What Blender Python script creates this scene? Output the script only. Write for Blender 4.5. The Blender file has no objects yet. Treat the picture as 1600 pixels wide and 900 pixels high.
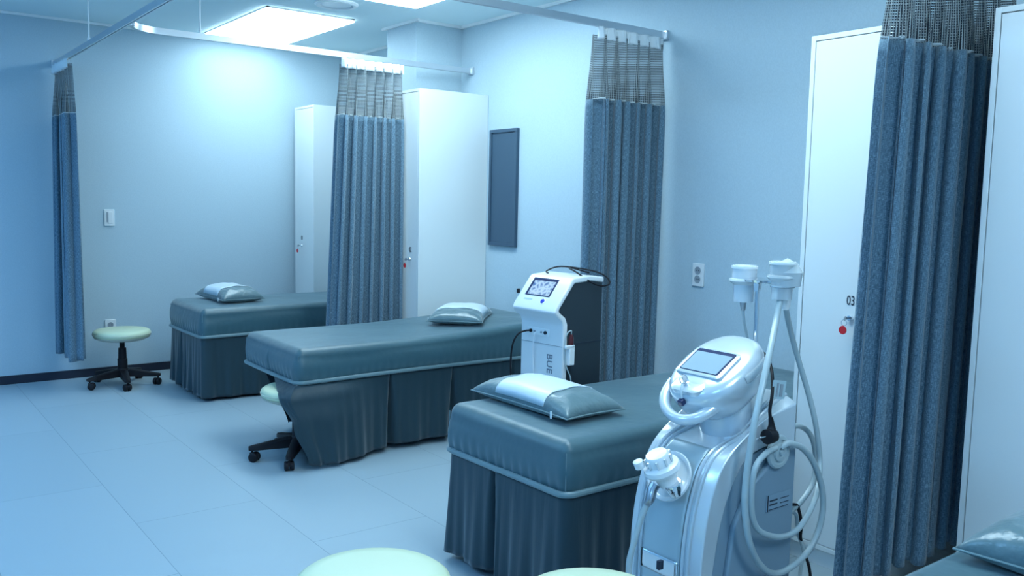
import bpy, math, random
from mathutils import Vector, Matrix
random.seed(7)
S = bpy.context.scene
COL = S.collection
PI = math.pi

# ------------------------------------------------------------------ camera
def camera():
    yaw, pitch, roll = math.radians(37.2062), math.radians(5.667), math.radians(1.202)
    cy, sy, cp, sp = math.cos(yaw), math.sin(yaw), math.cos(pitch), math.sin(pitch)
    f = Vector((sy*cp, cy*cp, -sp)); r = Vector((cy, -sy, 0)); u = r.cross(f)
    cr, sr = math.cos(roll), math.sin(roll)
    r2 = r*cr + u*sr; u2 = u*cr - r*sr
    cd = bpy.data.cameras.new('camera'); co = bpy.data.objects.new('camera', cd); COL.objects.link(co)
    m = Matrix(((r2.x, u2.x, -f.x, 0), (r2.y, u2.y, -f.y, 0), (r2.z, u2.z, -f.z, 1.35), (0, 0, 0, 1)))
    co.matrix_world = m
    cd.sensor_width = 36; cd.lens = 1369.5/1600*36; cd.clip_start = 0.05
    S.camera = co
camera()
# ------------------------------------------------------------------ light and exposure
S.view_settings.view_transform = 'Standard'; S.view_settings.look = 'None'
S.view_settings.gamma = 1; S.view_settings.use_curve_mapping = False
S.view_settings.exposure = 0.54
LAMP_COL = (0.65, 0.88, 1.0); LAMP_E = 11.0
BLUE_COL = (0.24, 0.56, 1.0); BLUE_E = 14.0  # tint and strength of the added blue fill light
W = bpy.data.worlds.new('world'); S.world = W; W.use_nodes = True
W.node_tree.nodes['Background'].inputs[0].default_value = (0.10, 0.25, 0.5, 1)
W.node_tree.nodes['Background'].inputs[1].default_value = 0.3

# ------------------------------------------------------------------ materials
def lin(c): return tuple(((x/255)/12.92 if x/255 < .04045 else ((x/255+.055)/1.055)**2.4) for x in c)
def mat(name, col, rough=.5, metal=0, spec=.5, bump=None, emis=None, trans=0, alpha=1, coat=0, var=None, sheen=0, ior=1.45):
    m = bpy.data.materials.new(name); m.use_nodes = True; nt = m.node_tree
    b = nt.nodes['Principled BSDF']
    b.inputs['Base Color'].default_value = (*col, 1); b.inputs['Roughness'].default_value = rough
    b.inputs['Metallic'].default_value = metal; b.inputs['Specular IOR Level'].default_value = spec
    b.inputs['Transmission Weight'].default_value = trans; b.inputs['Alpha'].default_value = alpha
    b.inputs['Coat Weight'].default_value = coat; b.inputs['Sheen Weight'].default_value = sheen
    b.inputs['IOR'].default_value = ior
    if emis:
        b.inputs['Emission Color'].default_value = (*emis[0], 1); b.inputs['Emission Strength'].default_value = emis[1]
    if bump or var:
        tc = nt.nodes.new('ShaderNodeTexCoord')
    if bump:   # (scale xyz, strength, distance)
        mp = nt.nodes.new('ShaderNodeMapping'); mp.inputs['Scale'].default_value = bump[0]
        nz = nt.nodes.new('ShaderNodeTexNoise'); nz.inputs['Scale'].default_value = 1; nz.inputs['Detail'].default_value = 3
        bp = nt.nodes.new('ShaderNodeBump'); bp.inputs['Strength'].default_value = bump[1]; bp.inputs['Distance'].default_value = bump[2]
        nt.links.new(tc.outputs['Object'], mp.inputs[0]); nt.links.new(mp.outputs[0], nz.inputs['Vector'])
        nt.links.new(nz.outputs[0], bp.inputs['Height']); nt.links.new(bp.outputs[0], b.inputs['Normal'])
    if var:    # (scale xyz, other colour)
        mp = nt.nodes.new('ShaderNodeMapping'); mp.inputs['Scale'].default_value = var[0]
        nz = nt.nodes.new('ShaderNodeTexNoise'); nz.inputs['Scale'].default_value = 1; nz.inputs['Detail'].default_value = 4
        rp = nt.nodes.new('ShaderNodeValToRGB'); rp.color_ramp.elements[0].position = .35; rp.color_ramp.elements[1].position = .65
        rp.color_ramp.elements[0].color = (*col, 1); rp.color_ramp.elements[1].color = (*var[1], 1)
        nt.links.new(tc.outputs['Object'], mp.inputs[0]); nt.links.new(mp.outputs[0], nz.inputs['Vector'])
        nt.links.new(nz.outputs[0], rp.inputs[0]); nt.links.new(rp.outputs[0], b.inputs['Base Color'])
    return m

def floor_mat():
    m = mat('vinyl_tile', (.42, .52, .60), .42, bump=((300, 300, 300), .05, .002))
    nt = m.node_tree; b = nt.nodes['Principled BSDF']; tc = nt.nodes.new('ShaderNodeTexCoord')
    sp = nt.nodes.new('ShaderNodeSeparateXYZ'); cb = nt.nodes.new('ShaderNodeCombineXYZ')
    ax = nt.nodes.new('ShaderNodeMath'); ax.operation = 'SUBTRACT'; ax.inputs[1].default_value = 3.11-4*1.17
    ay = nt.nodes.new('ShaderNodeMath'); ay.operation = 'SUBTRACT'; ay.inputs[1].default_value = .893-8*.515
    nt.links.new(tc.outputs['Object'], sp.inputs[0])
    nt.links.new(sp.outputs['Y'], ax.inputs[0]); nt.links.new(sp.outputs['X'], ay.inputs[0])
    nt.links.new(ax.outputs[0], cb.inputs[0]); nt.links.new(ay.outputs[0], cb.inputs[1])
    bt = nt.nodes.new('ShaderNodeTexBrick'); bt.offset = .5; bt.inputs['Scale'].default_value = 1
    bt.inputs['Brick Width'].default_value = 1.17; bt.inputs['Row Height'].default_value = .515
    bt.inputs['Mortar Size'].default_value = .0016; bt.inputs['Mortar Smooth'].default_value = .1; bt.inputs['Bias'].default_value = 0
    bt.inputs['Color1'].default_value = (.325, .41, .455, 1); bt.inputs['Color2'].default_value = (.34, .425, .47, 1)
    bt.inputs['Mortar'].default_value = (.19, .26, .31, 1)
    nt.links.new(cb.outputs[0], bt.inputs['Vector']); nt.links.new(bt.outputs[0], b.inputs['Base Color'])
    return m

def linen_mat():
    m = mat('linen', (.1, .14, .17), .9, sheen=.3)
    nt = m.node_tree; b = nt.nodes['Principled BSDF']
    uv = nt.nodes.new('ShaderNodeUVMap')
    fac = []
    for sc in ((420, 60, 1), (90, 700, 1), (1000, 1000, 1)):
        mp = nt.nodes.new('ShaderNodeMapping'); mp.inputs['Scale'].default_value = sc
        nz = nt.nodes.new('ShaderNodeTexNoise'); nz.inputs['Scale'].default_value = 1; nz.inputs['Detail'].default_value = 2
        nt.links.new(uv.outputs[0], mp.inputs[0]); nt.links.new(mp.outputs[0], nz.inputs['Vector']); fac.append(nz.outputs[0])
    a = nt.nodes.new('ShaderNodeMath'); a.operation = 'ADD'; nt.links.new(fac[0], a.inputs[0]); nt.links.new(fac[1], a.inputs[1])
    a2 = nt.nodes.new('ShaderNodeMath'); a2.operation = 'ADD'; nt.links.new(a.outputs[0], a2.inputs[0]); nt.links.new(fac[2], a2.inputs[1])
    d = nt.nodes.new('ShaderNodeMath'); d.operation = 'DIVIDE'; d.inputs[1].default_value = 3; nt.links.new(a2.outputs[0], d.inputs[0])
    rp = nt.nodes.new('ShaderNodeValToRGB'); e = rp.color_ramp.elements
    e[0].position = .38; e[0].color = (.035, .075, .115, 1); e[1].position = .64; e[1].color = (.27, .41, .50, 1)
    k = e.new(.5); k.color = (.095, .170, .235, 1)
    nt.links.new(d.outputs[0], rp.inputs[0]); nt.links.new(rp.outputs[0], b.inputs['Base Color'])
    bp = nt.nodes.new('ShaderNodeBump'); bp.inputs['Strength'].default_value = .4; bp.inputs['Distance'].default_value = .002
    nt.links.new(d.outputs[0], bp.inputs['Height']); nt.links.new(bp.outputs[0], b.inputs['Normal'])
    return m

def net_mat():
    # open net: dark threads on a square grid with paler upright threads, real holes between them
    m = bpy.data.materials.new('net'); m.use_nodes = True; nt = m.node_tree; nt.nodes.clear()
    out = nt.nodes.new('ShaderNodeOutputMaterial'); mix = nt.nodes.new('ShaderNodeMixShader')
    tr = nt.nodes.new('ShaderNodeBsdfTransparent'); df = nt.nodes.new('ShaderNodeBsdfDiffuse')
    uv = nt.nodes.new('ShaderNodeUVMap'); sp = nt.nodes.new('ShaderNodeSeparateXYZ'); nt.links.new(uv.outputs[0], sp.inputs[0])
    def line(sock, period, width):
        a = nt.nodes.new('ShaderNodeMath'); a.operation = 'DIVIDE'; a.inputs[1].default_value = period; nt.links.new(sock, a.inputs[0])
        f = nt.nodes.new('ShaderNodeMath'); f.operation = 'FRACT'; nt.links.new(a.outputs[0], f.inputs[0])
        l = nt.nodes.new('ShaderNodeMath'); l.operation = 'LESS_THAN'; l.inputs[1].default_value = width; nt.links.new(f.outputs[0], l.inputs[0])
        return l.outputs[0]
    u = line(sp.outputs[0], .011, .36); v = line(sp.outputs[1], .0085, .62)
    mx = nt.nodes.new('ShaderNodeMath'); mx.operation = 'MAXIMUM'; nt.links.new(u, mx.inputs[0]); nt.links.new(v, mx.inputs[1])
    cm = nt.nodes.new('ShaderNodeMix'); cm.data_type = 'RGBA'
    cm.inputs['A'].default_value = (.045, .055, .07, 1); cm.inputs['B'].default_value = (.36, .40, .40, 1)
    nt.links.new(u, cm.inputs['Factor']); nt.links.new(cm.outputs['Result'], df.inputs[0])
    nt.links.new(mx.outputs[0], mix.inputs[0]); nt.links.new(tr.outputs[0], mix.inputs[1]); nt.links.new(df.outputs[0], mix.inputs[2])
    nt.links.new(mix.outputs[0], out.inputs[0])
    return m

def screen_mat(name, base, strength):
    m = mat(name, (.02, .03, .05), .12)
    nt = m.node_tree; b = nt.nodes['Principled BSDF']; tc = nt.nodes.new('ShaderNodeTexCoord')
    nz = nt.nodes.new('ShaderNodeTexVoronoi'); nz.inputs['Scale'].default_value = 42; nz.feature = 'DISTANCE_TO_EDGE'
    rp = nt.nodes.new('ShaderNodeValToRGB'); e = rp.color_ramp.elements
    e[0].position = 0; e[0].color = (.50, .75, 1, 1); e[1].position = .42; e[1].color = (*base, 1)
    nt.links.new(tc.outputs['Object'], nz.inputs['Vector']); nt.links.new(nz.outputs[0], rp.inputs[0])
    nt.links.new(rp.outputs[0], b.inputs['Emission Color']); b.inputs['Emission Strength'].default_value = strength
    return m

M_WALL = mat('wallpaper', (.46, .575, .64), .85, spec=.2, bump=((420, 420, 200), .25, .002), var=((170, 170, 120), (.50, .615, .68)))
M_CEIL = mat('ceiling_paint', (.74, .86, .88), .9, spec=.2)
M_TRIM = mat('white_moulding', (.90, .91, .90), .5)
M_BASE = mat('dark_skirting', (.025, .03, .048), .6, spec=.3)
M_FLOOR = floor_mat()
M_LOCK = mat('white_laminate', (.74, .78, .78), .32, coat=.1)
M_LOCK_E = mat('white_edge_band', (.84, .86, .86), .4)
M_GAP = mat('shadow_gap', (.05, .06, .07), .8)
M_ALU = mat('anodised_aluminium', (.62, .66, .70), .32, .75)
M_CHROME = mat('chrome', (.8, .82, .85), .12, 1)
M_STEEL = mat('steel', (.45, .47, .5), .3, 1)
M_RED = mat('red_plastic', (.62, .02, .03), .35)
M_INK = mat('dark_print', (.02, .03, .05), .6)
M_INK2 = mat('grey_print', (.17, .21, .26), .5)
M_LINEN = linen_mat(); M_NET = net_mat()
M_TAPE = mat('white_heading_tape', (.78, .82, .84), .8, bump=((200, 200, 40), .4, .003))
M_SEAM = mat('pale_seam', (.55, .6, .62), .7)
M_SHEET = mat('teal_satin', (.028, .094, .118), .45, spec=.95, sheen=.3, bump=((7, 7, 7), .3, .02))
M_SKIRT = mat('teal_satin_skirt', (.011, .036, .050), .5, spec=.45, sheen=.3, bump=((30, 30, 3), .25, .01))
M_PIPE = mat('teal_piping', (.13, .21, .23), .38, spec=.7, sheen=.3)
M_PIL = mat('grey_satin', (.10, .17, .19), .3, spec=.8, sheen=.3, bump=((22, 22, 22), .45, .012))
M_PILW = mat('white_satin', (.62, .70, .76), .35, spec=.6, bump=((14, 14, 14), .3, .01))
M_CREAM = mat('cream_vinyl', (.60, .66, .46), .42, bump=((160, 160, 160), .08, .002))
M_CREAM2 = mat('cream_plastic', (.55, .55, .46), .4)
M_BLACK = mat('black_plastic', (.010, .009, .012), .5, spec=.3)
M_PANEL = mat('charcoal_panel', (.050, .095, .145), .5)
M_WHITE = mat('white_plastic', (.80, .82, .83), .3, coat=.2)
M_SOCK = mat('socket_grey', (.30, .34, .38), .5)
M_DARKBODY = mat('charcoal_casing', (.022, .034, .045), .38)
M_SILVER = mat('pearl_silver', (.66, .72, .76), .26, .35, coat=.4)
M_SILVER2 = mat('satin_silver', (.58, .65, .70), .3, .4, coat=.3)
M_SIDE = mat('blue_grey_panel', (.22, .31, .38), .45)
M_FRONT = mat('frosted_front', (.42, .52, .56), .3, .35, coat=.4)
M_HOSE = mat('grey_hose', (.40, .48, .50), .28, spec=.7)
M_CLEAR = mat('clear_plastic', (.88, .94, .96), .12, trans=.6, ior=1.2, coat=.4)
M_CUP = mat('milky_plastic', (.84, .89, .92), .18, trans=.25, coat=.5)
M_TAGW = mat('paper_tag', (.45, .58, .62), .6)
M_SCR1 = screen_mat('lit_screen', (.06, .16, .42), .7)
M_SCR2 = mat('grey_screen', (.36, .45, .50), .1, coat=1)
M_BEZ = mat('dark_bezel', (.02, .03, .09), .25)
M_BLUE = mat('blue_knob', (.03, .05, .45), .25)
M_PROBE = mat('dark_red_handle', (.08, .012, .014), .3)
M_LAMP = mat('lamp_diffuser', (.9, .9, .9), .6, emis=(LAMP_COL, LAMP_E))
M_LAMPF = mat('soft_lamp_diffuser', (.9, .9, .9), .6, emis=(LAMP_COL, LAMP_E*.68))
M_FILLB = mat('blue_fill_diffuser', (.9, .9, .9), .6, emis=(BLUE_COL, BLUE_E))  # for the unseen fill panels only

# ------------------------------------------------------------------ mesh helpers
class MB:
    def __init__(s): s.v = []; s.f = []; s.uv = None
    def add(s, vs, fs):
        o = len(s.v); s.v += [tuple(v) for v in vs]; s.f += [tuple(i+o for i in f) for f in fs]; return s
    def box(s, c, d, R=None):
        x, y, z = d[0]/2, d[1]/2, d[2]/2
        vs = [Vector(p) for p in ((-x,-y,-z),(x,-y,-z),(x,y,-z),(-x,y,-z),(-x,-y,z),(x,-y,z),(x,y,z),(-x,y,z))]
        if R is not None: vs = [R @ v for v in vs]
        vs = [v+Vector(c) for v in vs]
        return s.add(vs, [(3,2,1,0),(4,5,6,7),(0,1,5,4),(1,2,6,5),(2,3,7,6),(3,0,4,7)])
    def rings(s, rings, cap0=True, cap1=True, closed=True):
        n = len(rings[0]); vs = [p for r in rings for p in r]; fs = []
        for i in range(len(rings)-1):
            for j in range(n if closed else n-1):
                a = i*n+j; b = i*n+(j+1) % n; fs.append((a, b, b+n, a+n))
        if cap0: fs.append(tuple(reversed(range(n))))
        if cap1: fs.append(tuple(range((len(rings)-1)*n, len(rings)*n)))
        return s.add(vs, fs)
    def tube(s, pts, r, seg=10, sub=4, smooth=True):
        P = [Vector(p) for p in pts]; rr = r if isinstance(r, (list, tuple)) else [r]*len(P)
        if smooth and len(P) > 2:
            Q = []; RR = []
            for i in range(len(P)-1):
                p0 = P[max(i-1, 0)]; p1 = P[i]; p2 = P[i+1]; p3 = P[min(i+2, len(P)-1)]
                for k in range(sub):
                    t = k/sub
                    Q.append(.5*((2*p1)+(p2-p0)*t+(2*p0-5*p1+4*p2-p3)*t*t+(3*p1-p0-3*p2+p3)*t**3)); RR.append(rr[i]*(1-t)+rr[i+1]*t)
            Q.append(P[-1]); RR.append(rr[-1]); P, rr = Q, RR
        t0 = (P[1]-P[0]).normalized(); up = Vector((0, 0, 1)) if abs(t0.z) < .9 else Vector((1, 0, 0))
        n = t0.cross(up).normalized(); rings = []
        for i, p in enumerate(P):
            t = (P[min(i+1, len(P)-1)]-P[max(i-1, 0)])
            t = t.normalized() if t.length > 1e-9 else t0
            n = (n-t*n.dot(t)); n = n.normalized() if n.length > 1e-6 else t.orthogonal().normalized()
            b = t.cross(n)
            rings.append([p+(n*math.cos(2*PI*k/seg)+b*math.sin(2*PI*k/seg))*rr[i] for k in range(seg)])
        return s.rings(rings)
    def lathe(s, prof, c=(0, 0, 0), seg=32, R=None, sx=1, sy=1):
        rings = []
        for (r, z) in prof:
            ring = [Vector((r*sx*math.cos(2*PI*k/seg), r*sy*math.sin(2*PI*k/seg), z)) for k in range(seg)]
            if R is not None: ring = [R @ p for p in ring]
            rings.append([p+Vector(c) for p in ring])
        return s.rings(rings)
    def prism(s, poly, y0, y1):    # poly in x,z
        n = len(poly)
        return s.add([(x, y0, z) for x, z in poly]+[(x, y1, z) for x, z in poly],
                     [tuple(range(n)), tuple(reversed(range(n, 2*n)))]+[(i, i+n, (i+1) % n+n, (i+1) % n) for i in range(n)])
    def grid(s, P, nu, nv, closed=False, uvf=None):
        vs = [P(i/nu, j/nv) for j in range(nv+1) for i in range(nu+1)]
        w = nu+1
        fs = [(j*w+i, j*w+i+1, (j+1)*w+i+1, (j+1)*w+i) for j in range(nv) for i in range(nu)]
        if uvf: s.uv = [uvf(i/nu, j/nv) for j in range(nv+1) for i in range(nu+1)]
        return s.add(vs, fs)
    def build(s, name, m, parent=None, bevel=0, sharp=35, solid=0, recalc=True, sub=0):
        me = bpy.data.meshes.new(name); me.from_pydata(s.v, [], s.f)
        if recalc:
            import bmesh
            b = bmesh.new(); b.from_mesh(me); bmesh.ops.recalc_face_normals(b, faces=b.faces); b.to_mesh(me); b.free()
        if s.uv:
            l = me.uv_layers.new(name='UVMap')
            for lo in me.loops: l.data[lo.index].uv = s.uv[lo.vertex_index]
        me.materials.append(m); me.shade_smooth(); me.set_sharp_from_angle(angle=math.radians(sharp))
        o = bpy.data.objects.new(name, me); COL.objects.link(o)
        if parent: o.parent = parent
        if bevel:
            md = o.modifiers.new('bevel', 'BEVEL'); md.width = bevel; md.segments = 3; md.limit_method = 'ANGLE'; md.angle_limit = .6
            md.harden_normals = False
        if solid:
            md = o.modifiers.new('solid', 'SOLIDIFY'); md.thickness = solid; md.offset = 0
        if sub:
            md = o.modifiers.new('sub', 'SUBSURF'); md.levels = md.render_levels = sub
        return o

def dedupe(o):
    import bmesh
    b = bmesh.new(); b.from_mesh(o.data); bmesh.ops.remove_doubles(b, verts=b.verts, dist=.0004); bmesh.ops.recalc_face_normals(b, faces=b.faces)
    b.to_mesh(o.data); b.free(); o.data.shade_smooth()
def thing(name, label, cat, loc=(0, 0, 0), rz=0, group=None):
    o = bpy.data.objects.new(name, None); COL.objects.link(o); o.location = loc; o.rotation_euler = (0, 0, rz)
    o.empty_display_size = .1; tag(o, label, cat, group); return o
def tag(o, label, cat, group=None):
    o['label'] = label; o['category'] = cat
    if group: o['group'] = group
    return o
def struct(o): o['kind'] = 'structure'; return o
def words(name, text, size, M3, m, parent, loc, thick=.0006, space=1.0, xs=1.0, bold=0):
    c = bpy.data.curves.new(name, 'FONT'); c.body = text; c.size = size; c.extrude = thick; c.space_character = space; c.offset = bold
    c.align_x = 'LEFT'
    t = bpy.data.objects.new(name, c); COL.objects.link(t)
    dg = bpy.context.evaluated_depsgraph_get(); me = bpy.data.meshes.new_from_object(t.evaluated_get(dg))
    COL.objects.unlink(t); bpy.data.objects.remove(t)
    me.transform(Matrix.Diagonal((xs, 1, 1, 1))); me.transform(Matrix.Translation(loc) @ M3.to_4x4()); me.materials.clear(); me.materials.append(m)
    o = bpy.data.objects.new(name, me); COL.objects.link(o); o.parent = parent; return o
FACE_MX = Matrix(((0, 0, -1), (-1, 0, 0), (0, 1, 0)))      # text that faces -X, upright
def sm(t): t = max(0, min(1, t)); return t*t*(3-2*t)

# ------------------------------------------------------------------ room shell
XR, YF, HC, XL, YB = 3.49, 6.93, 2.556, -2.7, -1.8
struct(MB().box(((XL+XR)/2, (YB+YF)/2, -.05), (XR-XL+.4, YF-YB+.4, .1)).build('floor', M_FLOOR))
struct(MB().box(((XL+XR)/2, (YB+YF)/2, HC+.05), (XR-XL+.4, YF-YB+.4, .1)).build('ceiling', M_CEIL))
struct(MB().box(((XL+XR)/2, YF+.1, HC/2), (XR-XL+.4, .2, HC)).build('wall_back', M_WALL))
struct(MB().box((XR+.1, (YB+YF)/2, HC/2), (.2, YF-YB, HC)).build('wall_right', M_WALL))
struct(MB().box((XL-.1, (YB+YF)/2, HC/2), (.2, YF-YB, HC)).build('wall_left', M_WALL))
struct(MB().box(((XL+XR)/2, YB-.1, HC/2), (XR-XL+.4, .2, HC)).build('wall_front', M_WALL))
struct(MB().box((3.305, 5.437, HC/2), (.37, .40, HC)).build('trim_1', M_WALL))                    # boxed-in column on the right wall
struct(MB().box(((XL+XR)/2, YF-.006, .03), (XR-XL, .012, .06)).build('baseboard_back', M_BASE))
struct(MB().box((XR-.006, (YB+5.23)/2, .03), (.012, 5.23-YB, .06)).build('baseboard_right', M_BASE))
struct(MB().box((XL+.006, (YB+YF)/2, .03), (.012, YF-YB, .06)).build('baseboard_left', M_BASE))
t = .018
struct(MB().box(((XL+XR)/2, YF-t/2, HC-t/2), (XR-XL, t, t)).build('trim_2', M_TRIM, bevel=.003))
tr = MB().box((XR-t/2, (YB+5.237)/2, HC-t/2), (t, 5.237-YB, t)).box((XR-t/2, 6.29, HC-t/2), (t, 1.26, t))
tr.box((3.12-t/2, 5.44, HC-t/2), (t, .50, t)).box((3.30, 5.237-t/2, HC-t/2), (.38, t, t))
struct(tr.build('trim_3', M_TRIM))

# ------------------------------------------------------------------ ceiling lamps, added blue fill panels, speaker
def ceiling_lamp(x, y, label, m=M_LAMP, grp=None):
    t = thing('ceiling_lamp', label, 'lamp', (x, y, HC), group=grp)
    fr = MB()
    for (cx, cy, dx, dy) in ((-.30, 0, .02, 1.22), (.30, 0, .02, 1.22), (0, -.60, .62, .02), (0, .60, .62, .02)):
        fr.box((cx, cy, -.005), (dx, dy, .010))
    fr.build('frame', M_TRIM, t)
    MB().box((0, 0, -.014), (.62, 1.22, .016)).build('diffuser', m, t, bevel=.004)
    return t
ceiling_lamp(2.50, 6.14, 'glowing rectangular ceiling lamp over the farthest bed, near the far wall', M_LAMPF)
ceiling_lamp(2.59, 4.26, 'glowing ceiling lamp at the top edge, nearer than the round grille')
ceiling_lamp(2.00, 2.00, 'ceiling lamp above the frame over the nearest full bed')
ceiling_lamp(1.60, -.5, 'ceiling lamp behind the viewpoint, over the aisle')
ceiling_lamp(-.9, 2.6, 'added bluish fill light outside the frame, left side of the aisle', M_FILLB)  # this and the next two: unseen panels added for bluish fill from the left
ceiling_lamp(-.9, 5.4, 'added bluish fill light outside the frame near the far wall, left of the aisle', M_FILLB)
ceiling_lamp(-.6, -.4, 'added bluish fill light behind the viewpoint on the left', M_FILLB)
t = thing('ceiling_speaker', 'round white ceiling grille between the two ceiling lamps', 'ceiling speaker', (2.50, 5.17, HC))
MB().lathe([(.135, 0), (.135, -.008), (.125, -.016), (.105, -.016), (.098, -.006), (.098, 0)], seg=48).build('ring', M_TRIM, t)
MB().lathe([(.097, -.001), (.09, -.010), (.04, -.014), (.001, -.015)], seg=40).build('grille', M_ALU, t)

# ------------------------------------------------------------------ curtain rails
def rail(label, pts, hangers, bracket=None):
    t = thing('curtain_rail', label, 'curtain rail')
    P = [Vector(p) for p in pts]; rings = []; h, w = .017, .011
    for i, p in enumerate(P):
        d = (P[min(i+1, len(P)-1)]-P[max(i-1, 0)]).normalized(); n = Vector((-d.y, d.x, 0))
        rings.append([p+n*a+Vector((0, 0, b)) for a, b in ((-w, -h), (-w*.35, -h), (-w*.35, -h+.006), (w*.35, -h+.006), (w*.35, -h), (w, -h), (w, h), (-w, h))])
    MB().rings(rings).build('track', M_ALU, t, sharp=30)
    for (x, y) in hangers:
        MB().tube([(x, y, RZ+.015), (x, y, HC)], .0045, 10, smooth=False).lathe([(.009, RZ+.015), (.009, RZ+.035), (.005, RZ+.04)], (x, y, 0), 12).lathe([(.014, HC-.006), (.014, HC)], (x, y, 0), 14).build('hanger_rod', M_TRIM, t)
    if bracket:
        MB().box(bracket[0], bracket[1]).build('wall_bracket', M_ALU, t, bevel=.003)
    return t
RZ = 2.235
X1 = 1.205
rail('straight aluminium curtain rail running along the aisle to the far wall', [(X1, 6.925, RZ), (X1, 5, RZ), (X1, 3, RZ), (X1, 0, RZ), (X1, -1.2, RZ)], [(X1, 5.84), (X1, 3.4), (X1, .9)], ((X1, 6.92, RZ), (.05, .02, .05)))
def side_rail(y, label, hang, z=RZ):
    pts = []
    for k in range(13):
        a = PI-k/12*PI/2
        pts.append((X1+.022+.18+.18*math.cos(a), y-.18+.18*math.sin(a), z))
    pts += [(2.4, y, z), (XR-.004, y, z)]
    return rail(label, pts, hang, ((XR-.01, y, z), (.02, .05, .05)))
side_rail(5.10, 'aluminium curtain rail with curved end, between the two far beds', [(1.63, 5.10)])
side_rail(3.30, 'aluminium curtain rail crossing the top edge, ending above the machine with charcoal sides', [(1.63, 3.3)])
side_rail(1.50, 'nearest curtain rail, carrying the big curtain at right', [(1.63, 1.5)])

# ------------------------------------------------------------------ curtains
def curtain(label, top, bot, nf, amp, zb, seed, zt=2.215, znet=1.865, flap=0, ampb=None, hooks=11):
    rnd = random.Random(seed); t = thing('curtain', label, 'curtain', (top[0][0], top[0][1], 0)); O = Vector((top[0][0], top[0][1], 0))
    ampb = ampb or amp
    A0, A1, B0, B1 = [Vector((*p, 0)) for p in (*top, *bot)]
    d = (A1-A0).normalized(); n = Vector((-d.y, d.x, 0)); Lw = (A1-A0).length
    ph = [rnd.uniform(-.9, .9) for _ in range(nf+2)]; am = [rnd.uniform(.65, 1.15) for _ in range(nf+2)]; dr = [rnd.uniform(-.7, .7) for _ in range(nf+2)]
    def it(a, x):
        i = min(int(x), len(a)-2); return a[i]+(a[i+1]-a[i])*sm(x-i)
    def P(u, z, k=0, extra=0):
        s = (zt-z)/(zt-zb); x = u*nf
        base = (A0*(1-s)+B0*s)*(1-u)+(A1*(1-s)+B1*s)*u
        phi = 2*PI*x+it(ph, x)+it(dr, x)*s
        a = (amp*(1-s)+ampb*s)*it(am, x)*(.45+.55*sm(s*5))+extra
        off = a*math.sin(phi)+.10*a*math.sin(2.3*phi+seed)
        al = .34*Lw/nf*math.sin(2*phi)*sm(s*4)
        return base+n*off+d*al+Vector((0, 0, z))-O
    nu = nf*18
    ar = [0]
    for i in range(nu): ar.append(ar[-1]+(P((i+1)/nu, 1.2)-P(i/nu, 1.2)).length)
    def uvf(z0, z1): return lambda u, v: (ar[round(u*nu)], z0+(z1-z0)*v)
    def zbot(u): return zb-(flap*max(0, 1-u*nf*1.6) if flap else 0)+.008*math.sin(u*17+seed)
    g = MB().grid(lambda u, v: P(u, zbot(u)*(1-v)+znet*v), nu, 46, uvf=lambda u, v: (ar[round(u*nu)], v*1.7))
    g.build('fabric', M_LINEN, t, sharp=80, solid=.002, recalc=False)
    g = MB().grid(lambda u, v: P(u, znet+(zt-.035-znet)*v), nu, 12, uvf=uvf(znet, zt-.035)); g.build('net_band', M_NET, t, sharp=80, recalc=False)
    def TP(u, v):
        p = P(u, zt-.062+.06*v); b = A0*(1-u)+A1*u-O; b.z = p.z
        return b+(p-b)*.55+n*(.026+.006*math.sin(u*nf*2*PI*3.1+seed)*(1.3-v)+.003*math.sin(u*nf*47))-n*.0*v
    if abs(n.y) > .5 and n.y > 0: n = -n
    g = MB().grid(lambda u, v: TP(u, v), nu, 6); g.build('heading_tape', M_TAPE, t, sharp=80, solid=.0015, recalc=False)
    MB().tube([P(i/nu, znet) for i in range(nu+1)], .0028, 6, smooth=False).build('seam', M_SEAM, t)
    MB().tube([P(.03, zb+.02+(znet-zb-.03)*k/30, extra=.0015) for k in range(31)], .0012, 5, smooth=False).build('side_hem', M_INK, t)
    for k in range(hooks):
        u = (k+.5)/hooks; p = P(u, zt-.004); q = (A0*(1-u)+A1*u)-O; q.z = zt+.006
        MB().tube([p+Vector((0, 0, -.01)), p, q], .0018, 6, smooth=False).box((q.x, q.y, q.z+.002), (.008, .008, .008)).build('glider_hook', M_TRIM, t)
    return t
curtain('narrow grey linen curtain gathered at the far wall, left of the wall switch', ((1.205, 6.38), (1.205, 6.88)), ((1.215, 6.38), (1.20, 6.88)), 5, .045, .22, 3, ampb=.068, hooks=8)
curtain('grey linen curtain hanging between the two farthest beds', ((2.49, 5.10), (2.93, 5.10)), ((2.40, 5.10), (2.925, 5.10)), 7, .056, .25, 11)
curtain('grey linen curtain against the right wall behind the machine with charcoal sides', ((2.985, 3.30), (3.455, 3.30)), ((2.975, 3.30), (3.44, 3.30)), 6, .058, .22, 5)
curtain('large grey linen curtain in the foreground, hiding part of locker 03', ((2.54, 1.48), (3.30, 1.48)), ((2.465, 1.48), (3.24, 1.48)), 8, .055, .165, 21, flap=.16, ampb=.062, hooks=14)

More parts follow.
